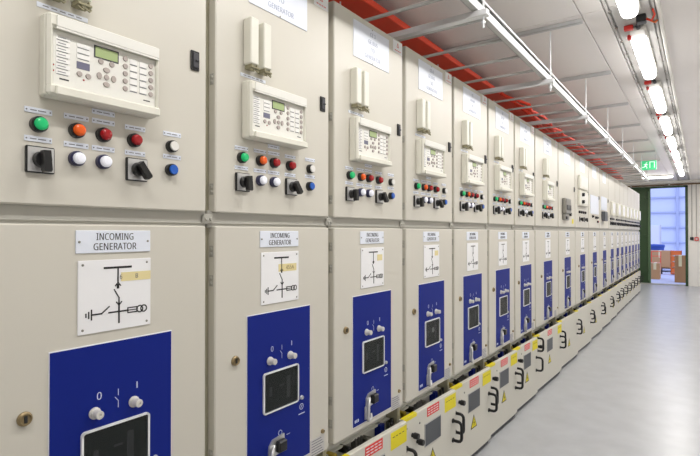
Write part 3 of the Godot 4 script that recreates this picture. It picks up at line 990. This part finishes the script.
func cabinets() -> void:
	var starts := []
	var widths := []
	var kinds := []
	for i in 7:
		starts.append(0.381 + 0.589 * i); widths.append(0.589); kinds.append("relay")
	var w := [4.504, 5.375, 6.21, 7.065, 7.918, 8.77, 9.51]
	var wk := ["relay", "metering", "two_frames", "blank_sheet", "sheet_and_meter", "far"]
	for i in 6:
		starts.append(w[i]); widths.append(w[i + 1] - w[i]); kinds.append(wk[i])
	for i in 7:
		starts.append(9.51 + 0.6 * i); widths.append(0.6); kinds.append("far")
	var looks := {
		1: "nearest beige switchgear cabinet, cut off at the left edge, its relay largest in view",
		2: "second beige switchgear cabinet from the camera, first one whose whole width is in view",
		3: "third beige switchgear cabinet from the camera, whole white name plate in view at its top",
		4: "fourth beige switchgear cabinet from the camera, white disc behind its dark lower window",
		5: "fifth beige switchgear cabinet from the camera, full set of lamps and relay",
		6: "sixth beige switchgear cabinet from the camera, full set of lamps and relay",
		7: "seventh beige switchgear cabinet from the camera, last of the narrow near ones",
		8: "eighth beige switchgear cabinet, first wide one, with relay and lamps on its upper door",
		9: "wide beige switchgear cabinet, ninth along, with a dark instrument block and yellow label",
		10: "wide beige switchgear cabinet, tenth along, with two stacked instrument frames on its upper door",
		11: "wide beige switchgear cabinet, eleventh along, with a large white sheet on its upper door",
		12: "wide beige switchgear cabinet, twelfth along, with a white sheet above a grey meter",
		13: "wide beige switchgear cabinet, thirteenth along, just before the seven narrow far ones"}
	var protos := {}
	var trucks := {}
	var plates := {2: ["", "", "TO", "GENERATOR"], 3: ["CE 3", "GE BUS", "TO", "GENERATOR"], 4: ["CE 4", "GE BUS", "TO", "GENERATOR"]}
	for i in 20:
		var num := i + 1
		var detail := 0 if num <= 4 else (1 if num <= 8 else 2)
		var label: String = looks[num] if looks.has(num) else ("narrow beige switchgear cabinet at the end of the row, nearest the green door" if num == 20 else "narrow beige far switchgear cabinet, %s from the green door end of the row" % ordinal(21 - num))
		var key := "%s/%d/%.2f" % [kinds[i], detail, widths[i]]
		var at := Vector3(0, 0, -starts[i])
		var c: Node3D
		if protos.has(key):
			c = copy(protos[key], label, at)
		else:
			c = make_cabinet(widths[i], kinds[i], detail)
			protos[key] = c.duplicate()
			protos[key].name = "switchgear_cabinet"
			c.position = at
			c.set_meta("label", label)
		if num <= 8:
			var pl := child_named(c, "name_plate_001")
			for k in 4:
				var ln: Array = plates.get(num, ["CE", "GE BUS", "TO", "GENERATOR"])
				if num > 1 and ln[k] != "": lettering(ln[k], pl, 0.300, 0.866 - k * 0.0335, 0.0031, 0.0165, M.pale_ink)
		if num <= 4:
			var dp := child_named(c, "diagram_plate")
			var m := MB.new()
			if num == 1: m.bx(0.311, 0.392, -0.121, -0.099, 0.003, 0.0036)
			elif num == 2: m.bx(0.288, 0.380, -0.134, -0.108, 0.003, 0.0036)
			else: m.bx(0.335, 0.378, -0.125, -0.098, 0.003, 0.0036)
			part("paper_tape", m, M.tape, dp)
			if num == 1:
				lettering("6", dp, 0.311, -0.110, 0.0036, 0.010, M.grey_ink, "pencil_mark")
				lettering("B", dp, 0.353, -0.110, 0.0036, 0.010, M.grey_ink, "pencil_mark")
			elif num == 2: lettering("455A", dp, 0.345, -0.121, 0.0036, 0.013, M.brass, "pencil_mark")
		if num == 4:
			var wf := child_named(c, "window_frame")
			var m := MB.new()
			m.disc_lathe(0.315, -0.525, [Vector2(0.004, 0.014), Vector2(0.0064, 0.012), Vector2(0.0064, 0)], 14)
			part("white_disc", m, M.white_plate, wf)
		# the truck below it
		var tl := "beige breaker truck with black handles below the %s cabinet from the camera" % ordinal(num)
		if num > 13: tl = "narrow beige breaker truck with black handles, %s from the green door end" % ordinal(21 - num)
		if num == 1: tl = "beige breaker truck under the nearest cabinet, out of the picture below"
		if num == 3: tl = "nearest beige breaker truck in view, cut by the bottom edge, below the third cabinet"
		var tkey := "%d/%.2f" % [detail, widths[i]]
		var t: Node3D
		var tat := Vector3(0.002, 0, -starts[i] + 0.014)
		if trucks.has(tkey):
			t = copy(trucks[tkey], tl, tat)
		else:
			var W: float = widths[i]
			t = make_truck(W, detail, [[0.028, 0.312], [W - 0.042, 0.292]] if num <= 7 else [[0.05, 0.44 if num == 8 else 0.36], [W - 0.06, 0.33]])
			trucks[tkey] = t.duplicate()
			trucks[tkey].name = "breaker_truck"
			t.position = tat
			t.set_meta("label", tl)
		t.rotation.y = deg_to_rad(-1.9 if num <= 13 else -1.0)
	for p in protos.values(): p.free()
	for p in trucks.values(): p.free()

func overhead() -> void:
	# bulkhead lights
	var first: Node3D
	for k in range(-1, 9):
		var z := -(0.78 + 1.5 * k)
		var lb := "white glowing bulkhead light on the ceiling, %s of those in view from the camera" % ordinal(maxi(k, 1))
		if k == 0: lb = "bulkhead light overhead, just above the top edge of the picture"
		if k == -1: lb = "bulkhead light on the ceiling overhead, behind the camera"
		if k == -1:
			first = make_light()
			first.set_meta("label", lb)
			first.position = Vector3(0.835, CEIL + 0.006, z)
		else:
			copy(first, lb, Vector3(0.835, CEIL + 0.006, z))
	# cable ladder
	var y := EYE + 1.035
	var l := thing("cable_ladder", "long silver cable ladder hung over the cabinet tops, bright side rail towards the gangway", "cable ladder", Vector3(0, y, 0))
	for x in [-0.42, 0.34]:
		var sg := 1.0 if x > 0 else -1.0
		var m := MB.new()
		m.box(Vector3(x - 0.002, 0.0, 1.4), Vector3(x + 0.002, 0.040, -11.3), 0.001)
		m.box(Vector3(x - 0.002, 0.062, 1.4), Vector3(x + 0.002, 0.075, -11.3), 0.001)
		part("side_rail", m, M.rail, l).set_meta("kind", "stuff")
		m = MB.new()
		m.box(Vector3(x - sg * 0.03, 0.0, 1.4), Vector3(x - sg * 0.002, 0.003, -11.3))
		m.box(Vector3(x - sg * 0.03, 0.072, 1.4), Vector3(x - sg * 0.002, 0.075, -11.3))
		m.box(Vector3(x - sg * 0.03, 0.0, 1.4), Vector3(x - sg * 0.027, 0.075, -11.3))
		part("rail_channel", m, M.zinc_dark, l)
	var m := MB.new()
	m.box(Vector3(-0.417, 0.012, -0.009), Vector3(0.312, 0.026, 0.009), 0.003)
	var rung := m.mesh()
	var z := 1.1
	while z > -11.25:
		part("rung", rung, M.zinc_dark, l, Vector3(0, 0, z))
		z -= 0.3175
	# hangers: a channel on the ceiling, threaded rods and a bar under the ladder
	for k in 9:
		var hz := 0.98 + 1.27 * k
		var lb := "grey ladder hanger with ceiling channel and rods, %s from the camera" % ordinal(k + 1)
		var h := thing("ladder_hanger", lb, "hanger", Vector3(0, 0, -hz), "hangers carrying the cable ladder")
		m = MB.new()
		m.box(Vector3(-0.62, CEIL - 0.028, -0.015), Vector3(0.56, CEIL - 0.025, 0.015))
		m.box(Vector3(-0.62, CEIL - 0.028, -0.015), Vector3(0.56, CEIL - 0.001, -0.012), 0.001)
		m.box(Vector3(-0.62, CEIL - 0.028, 0.012), Vector3(0.56, CEIL - 0.001, 0.015), 0.001)
		part("ceiling_channel", m, M.zinc, h)
		m = MB.new()
		m.box(Vector3(-0.50, y - 0.034, -0.019), Vector3(0.385, y - 0.002, 0.019), 0.004)
		part("support_bar", m, M.zinc, h)
		for x in [-0.46, 0.335]:
			m = MB.new()
			m.lathe(Vector3(x + (0.0 if x < 0 else 0.027), y - 0.085, 0), Vector3.UP, [Vector2(0, 0), Vector2(0, 0.0045), Vector2(CEIL - 0.04 - y + 0.085, 0.0045)], 8)
			m.lathe(Vector3(x + (0.0 if x < 0 else 0.027), y - 0.065, 0), Vector3.UP, [Vector2(0, 0), Vector2(0, 0.010), Vector2(0.010, 0.010), Vector2(0.010, 0)], 6)
			part("threaded_rod", m, M.rail, h)
	# red duct above and behind the ladder
	var d := thing("red_duct", "red painted sheet metal duct under the ceiling above the cabinet tops", "duct", Vector3(0, EYE + 1.29, 0))
	for k in 12:
		var z0 := 0.7 - 1.2 * k
		m = MB.new()
		m.box(Vector3(-0.9, 0.0, z0 - 0.004), Vector3(-0.345, 0.03, z0 - 1.19), 0.004)
		part("duct_panel", m, M.red_paint, d)
		m = MB.new()
		m.box(Vector3(-0.352, -0.006, z0 - 0.004), Vector3(-0.336, 0.034, z0 - 1.19), 0.004)
		part("duct_lip", m, M.red_paint, d)
		m = MB.new()
		m.box(Vector3(-0.9, -0.012, z0 - 0.02), Vector3(-0.353, 0.0, z0 + 0.02), 0.003)
		part("joint_flange", m, M.red_paint, d)
	for q in [[-0.84, 0.5], [-0.84, -4.0], [-0.84, -9.0], [-0.84, -12.8]]:
		m = MB.new()
		m.box(Vector3(q[0], 0.04, q[1]), Vector3(q[0] + 0.05, 0.098, q[1] - 0.05), 0.002)
		part("duct_bracket", m, M.zinc_dark, d)
	# red cables lying on the ladder
	var looks := ["red cable on the ladder, nearest the gangway", "red cable on the ladder, second from the gangway", "red cable on the ladder, third from the gangway", "red cable on the ladder, farthest from the gangway"]
	for k in 4:
		var pts := []
		var zz := 4.55 + 0.25 * k
		var x0 := -0.055 - 0.045 * k
		pts.append(Vector3(-0.31, y + 0.235, -zz + 0.02))
		pts.append(Vector3(lerpf(x0, -0.31, 0.7), y + 0.19, -zz + 0.01))
		pts.append(Vector3(x0, y + 0.1, -zz))
		pts.append(Vector3(x0, y + 0.055, -zz - 0.05))
		var t := zz + 0.15
		while t < 11.2:
			pts.append(Vector3(x0 + rng.randf_range(-0.022, 0.022), y + 0.047 + rng.randf_range(0, 0.03), -t))
			t += 0.25
		m = MB.new()
		m.tube(pts, 0.013, 7)
		tag(part("red_cable", m, M.red_cable, self), looks[k] + ", rising at its near end", "cable", "red cables on the ladder")
	# the loop of cable by the first lights
	var j := thing("junction_box", "small black junction box with orange and red cables between two ceiling lights", "junction box", Vector3(0.885, CEIL + 0.006, -3.70))
	m = MB.new()
	m.box(Vector3(-0.035, -0.05, -0.03), Vector3(0.02, 0, 0.03), 0.004)
	part("box_body", m, M.black, j)
	m = MB.new()
	m.tube([Vector3(0.02, -0.03, 0), Vector3(0.05, -0.05, 0.01), Vector3(0.07, -0.03, 0.05), Vector3(0.062, -0.012, 0.1)], 0.006, 7)
	part("red_cable_tail", m, M.red_cable, j)
	m = MB.new()
	m.tube([Vector3(0.02, -0.02, -0.015), Vector3(0.06, -0.045, -0.04), Vector3(0.075, -0.02, -0.09), Vector3(0.062, -0.012, -0.14)], 0.006, 7)
	part("orange_cable_tail", m, M.orange, j)
	# EXIT sign
	var ex := thing("exit_sign", "green illuminated running man exit sign hanging below the ceiling", "exit sign", Vector3(0.43, EYE + 1.12, -10.4))
	m = MB.new()
	m.box(Vector3(-0.125, 0.0, -0.02), Vector3(0.12, 0.165, 0.02), 0.006)
	part("sign_body", m, M.exit_green, ex)
	m = MB.new()
	for x in [-0.1, 0.1]: m.box(Vector3(x - 0.004, 0.16, -0.004), Vector3(x + 0.004, CEIL - EYE - 1.12, 0.004))
	part("hanging_rod", m, M.zinc, ex)
	m = MB.new()
	var f := func(a: Vector2, b: Vector2, w: float) -> void:
		var dd := (b - a).normalized()
		var o := Vector2(-dd.y, dd.x) * w * 0.5
		m.quad(Vector3(a.x + o.x, a.y + o.y, 0.0215), Vector3(b.x + o.x, b.y + o.y, 0.0215), Vector3(b.x - o.x, b.y - o.y, 0.0215), Vector3(a.x - o.x, a.y - o.y, 0.0215), Vector3.BACK)
	for s in [[0.02, 0.03, 0.02, 0.14, 0.012], [0.09, 0.03, 0.09, 0.14, 0.012], [0.014, 0.14, 0.096, 0.14, 0.012], [-0.03, 0.12, -0.03, 0.135, 0.02], [-0.035, 0.11, -0.05, 0.07, 0.022], [-0.05, 0.07, -0.025, 0.05, 0.013], [-0.025, 0.05, -0.03, 0.025, 0.012], [-0.05, 0.07, -0.075, 0.05, 0.013], [-0.075, 0.05, -0.1, 0.05, 0.012], [-0.035, 0.105, -0.01, 0.085, 0.01], [-0.04, 0.105, -0.075, 0.095, 0.01]]:
		f.call(Vector2(s[0], s[1]), Vector2(s[2], s[3]), s[4])
	part("running_man_symbol", m, M.exit_white, ex)

func far_end() -> void:
	# double door: left leaf shut, right leaf swung out into the yard
	var m := MB.new()
	m.box(Vector3(0.855, 0, -END + 0.03), Vector3(0.915, 2.675, -END - 0.13), 0.006)
	m.box(Vector3(-0.56, 0, -END + 0.03), Vector3(-0.50, 2.675, -END - 0.13), 0.006)
	m.box(Vector3(-0.56, 2.63, -END + 0.03), Vector3(0.915, 2.675, -END - 0.13), 0.006)
	var d := struct("door_1", m, M.door_green, "dark green steel double door at the far end, its right leaf open", "door")
	m = MB.new()
	m.box(Vector3(-0.50, 0.03, -END - 0.02), Vector3(0.062, 2.63, -END - 0.08), 0.006)
	for y in [0.25, 1.3, 2.35]: m.box(Vector3(-0.46, y, -END + 0.0), Vector3(0.0, y + 0.06, -END - 0.03), 0.004)
	part("door_leaf", m, M.door_green, d)
	m = MB.new()
	m.box(Vector3(0.03, 0.03, -END + 0.02), Vector3(0.062, 2.63, -END - 0.02), 0.004)
	m.lathe(Vector3(0.015, 0.1, -END + 0.02), Vector3.UP, [Vector2(0, 0), Vector2(0, 0.012), Vector2(2.45, 0.012), Vector2(2.45, 0)], 10)
	part("locking_rod", m, M.door_green_edge, d)
	m = MB.new()
	m.box(Vector3(0.862, 0.03, -END - 0.14), Vector3(0.905, 2.63, -END - 0.72), 0.006)
	part("door_leaf", m, M.door_green, d)
	m = MB.new()
	m.box(Vector3(-0.5, 0, -END + 0.02), Vector3(0.855, 0.03, -END - 0.12), 0.004)
	part("door_sill", m, M.zinc_dark, d)
	m = MB.new()
	m.box(Vector3(-1.1, CEIL - 0.06, -END + 0.06), Vector3(2.1, CEIL - 0.0, -END), 0.004)
	struct("trim_1", m, M.wall, "pale trim where the end wall meets the ceiling", "trim")
	var wp := thing("wall_pipe", "thin brown pipe running along the top of the end wall above the doorway", "pipe", Vector3(0, CEIL - 0.105, -END + 0.03))
	m = MB.new()
	m.tube([Vector3(-0.6, 0, 0), Vector3(0.6, 0, 0), Vector3(2.08, 0, 0)], 0.018, 10)
	part("pipe_run", m, M.pallet, wp)
	for x in [-0.4, 0.5, 1.4]:
		m = MB.new()
		m.box(Vector3(x - 0.015, -0.03, -0.03), Vector3(x + 0.015, 0.03, 0.022), 0.003)
		part("pipe_clip", m, M.zinc, wp)
	# light over the door
	var t := thing("door_light", "white glowing tube light across the ceiling above the doorway", "ceiling light", Vector3(0.33, CEIL, -14.3))
	m = MB.new()
	m.box(Vector3(-0.34, -0.03, -0.05), Vector3(0.34, 0, 0.05), 0.006)
	part("light_base", m, M.lamp_body, t)
	m = MB.new()
	m.box(Vector3(-0.32, -0.07, -0.04), Vector3(0.32, -0.03, 0.04), 0.014)
	part("diffuser", m, M.diffuser, t)
	var l := AreaLight3D.new()
	l.name = "lamp_light"
	l.area_size = Vector2(0.62, 0.07)
	l.light_color = Color(1, 0.97, 0.93)
	l.light_energy = LAMP * 1.3
	l.area_range = 20.0
	l.area_attenuation = 2.0
	l.shadow_enabled = true
	t.add_child(l)
	l.position = Vector3(0, -0.075, 0)
	l.rotation.x = -PI / 2
	# call points with conduits on the end wall
	var cp := thing("fire_call_point", "red fire alarm call point on the end wall right of the doorway", "call point", Vector3(1.10, 1.25, -END))
	m = MB.new()
	m.box(Vector3(-0.045, -0.045, 0), Vector3(0.045, 0.045, 0.045), 0.006)
	part("call_point_body", m, M.red_sign, cp)
	m = MB.new()
	m.box(Vector3(-0.022, -0.02, 0.045), Vector3(0.022, 0.018, 0.048), 0.002)
	part("break_glass", m, M.white_plate, cp)
	m = MB.new()
	m.lathe(Vector3(0, 0.045, 0.018), Vector3.UP, [Vector2(0, 0.011), Vector2(1.40, 0.011)], 10)
	part("conduit", m, M.channel, cp)
	var sw := thing("light_switch", "small black switch box on the end wall beside the red call point", "switch", Vector3(1.0, 1.26, -END))
	m = MB.new()
	m.box(Vector3(-0.04, -0.04, 0), Vector3(0.035, 0.04, 0.04), 0.006)
	part("switch_body", m, M.black, sw)
	m = MB.new()
	m.box(Vector3(-0.012, -0.018, 0.04), Vector3(0.012, 0.018, 0.046), 0.002)
	part("rocker", m, M.charcoal, sw)
	m = MB.new()
	m.lathe(Vector3(0, 0.04, 0.018), Vector3.UP, [Vector2(0, 0.011), Vector2(1.40, 0.011)], 10)
	part("conduit", m, M.channel, sw)

func carton(label: String, at: Vector3, sz: Vector3, c: Material, group := "") -> void:
	var t := thing("cardboard_box", label, "box", at, group)
	var m := MB.new()
	m.box(Vector3(-sz.x / 2, 0, -sz.z / 2), Vector3(sz.x / 2, sz.y, sz.z / 2), 0.008)
	part("box_body", m, c, t)
	m = MB.new()
	m.box(Vector3(-0.04, sz.y * 0.6, sz.z / 2), Vector3(0.04, sz.y, sz.z / 2 + 0.003))
	m.box(Vector3(-0.04, sz.y, -sz.z / 2), Vector3(0.04, sz.y + 0.003, sz.z / 2 + 0.003))
	part("packing_tape", m, M.tape, t)

func yard() -> void:
	var m := MB.new()
	m.box(Vector3(-16, -0.25, -END - 0.2), Vector3(12, -0.03, -36))
	struct("ground", m, M.yard, "pale concrete yard beyond the open door", "ground")
	# clad wall across the yard
	m = MB.new()
	m.box(Vector3(-14, -0.03, -33.2), Vector3(8, 7.0, -33.4))
	var w := struct("wall_yard", m, M.cladding, "pale blue clad wall with horizontal rails across the yard", "wall")
	for y in [0.85, 1.69, 2.54, 3.38, 4.22, 5.06]:
		m = MB.new()
		m.box(Vector3(-14, y - 0.05, -33.08), Vector3(8, y + 0.05, -33.2), 0.01)
		part("wall_rail", m, M.cladding_rail, w)
	for x in [-6.2, -1.75 - 1.0, 0.15, 3.0]:
		m = MB.new()
		m.box(Vector3(x - 0.07, 0, -33.02), Vector3(x + 0.07, 7.0, -33.2), 0.01)
		part("wall_post", m, M.cladding_rail, w)
	# pallets and goods
	carton("tall cardboard box on a pallet in the middle of the yard behind the doorway", Vector3(-0.06, 0.12, -22.2), Vector3(0.85, 0.62, 0.7), M.cardboard)
	var p := thing("wooden_pallet", "wooden pallet under the cardboard box in the middle of the yard", "pallet", Vector3(-0.06, -0.03, -22.2))
	for i in 5:
		m = MB.new()
		m.box(Vector3(-0.5, 0.115, -0.4 + i * 0.18), Vector3(0.5, 0.14, -0.28 + i * 0.18), 0.004)
		part("deck_board", m, M.pallet, p)
	for x in [-0.45, 0.0, 0.45]:
		m = MB.new()
		m.box(Vector3(x - 0.04, 0, -0.4), Vector3(x + 0.04, 0.115, 0.44), 0.004)
		part("bearer", m, M.pallet, p)
	carton("large cardboard box standing just outside the doorway on the right", Vector3(0.70, -0.03, -17.6), Vector3(0.28, 0.78, 0.5), M.cardboard_dark)
	carton("low cardboard box just outside the doorway on the left", Vector3(0.02, -0.03, -18.4), Vector3(0.26, 0.5, 0.5), M.cardboard)
	var o := thing("orange_crate", "orange plastic crate between the cardboard boxes at right in the doorway", "crate", Vector3(0.50, 0.0, -20.5))
	m = MB.new()
	m.box(Vector3(-0.16, 0, -0.2), Vector3(0.16, 0.02, 0.2), 0.004)
	for y in [0.05, 0.25, 0.45, 0.65]:
		m.box(Vector3(-0.16, y, 0.18), Vector3(0.16, y + 0.14, 0.2), 0.004)
		m.box(Vector3(-0.16, y, -0.2), Vector3(0.16, y + 0.14, -0.18), 0.004)
		m.box(Vector3(-0.16, y, -0.2), Vector3(-0.14, y + 0.14, 0.2), 0.004)
		m.box(Vector3(0.14, y, -0.2), Vector3(0.16, y + 0.14, 0.2), 0.004)
	for x in [-0.16, 0.14]:
		for z in [-0.2, 0.18]: m.box(Vector3(x, 0, z), Vector3(x + 0.02, 0.8, z + 0.02))
	part("crate_body", m, M.orange, o)
	o = thing("hand_trolley", "orange red hand trolley at the left side of the open doorway", "trolley", Vector3(-0.1, -0.03, -20.6))
	m = MB.new()
	for x in [-0.14, 0.14]: m.tube([Vector3(x, 0.08, 0.05), Vector3(x, 0.5, 0.0), Vector3(x, 0.78, -0.05)], 0.014, 8)
	for y in [0.15, 0.4, 0.62, 0.78]: m.tube([Vector3(-0.14, y, 0.04 - y * 0.1), Vector3(0.14, y, 0.04 - y * 0.1)], 0.012, 8)
	part("trolley_frame", m, M.red_paint, o)
	m = MB.new()
	m.box(Vector3(-0.16, 0.03, 0.05), Vector3(0.16, 0.04, 0.25))
	part("toe_plate", m, M.steel, o)
	for x in [-0.17, 0.17]:
		m = MB.new()
		m.lathe(Vector3(x - 0.02, 0.09, 0.0), Vector3.RIGHT, [Vector2(0, 0), Vector2(0, 0.09), Vector2(0.04, 0.09), Vector2(0.04, 0)], 16)
		part("wheel", m, M.black, o)
	o = thing("blue_bin", "blue plastic bin at the foot of the clad wall, left in the doorway", "bin", Vector3(-0.33, -0.03, -23.4))
	m = MB.new()
	m.lathe(Vector3.ZERO, Vector3.UP, [Vector2(0, 0), Vector2(0, 0.28), Vector2(0.85, 0.34), Vector2(0.88, 0.36), Vector2(0.92, 0.36), Vector2(0.92, 0.0)], 20)
	part("bin_body", m, M.tarp_blue, o)
	m = MB.new()
	m.lathe(Vector3(0, 0.92, 0), Vector3.UP, [Vector2(0, 0.37), Vector2(0.05, 0.34), Vector2(0.07, 0.0)], 20)
	part("bin_lid", m, M.tarp_blue, o)
	o = thing("white_board", "white panel leaning upright at the left of the yard, seen beside the green door", "panel", Vector3(-0.52, -0.03, -24.8))
	m = MB.new()
	m.box(Vector3(-0.3, 0.0, -0.03), Vector3(0.35, 1.75, 0.03), 0.01)
	part("board_face", m, M.white_plate, o)
	m = MB.new()
	for x in [-0.28, 0.33]: m.box(Vector3(x - 0.03, 0, -0.05), Vector3(x + 0.03, 1.78, 0.05), 0.01)
	part("board_post", m, M.zinc, o)
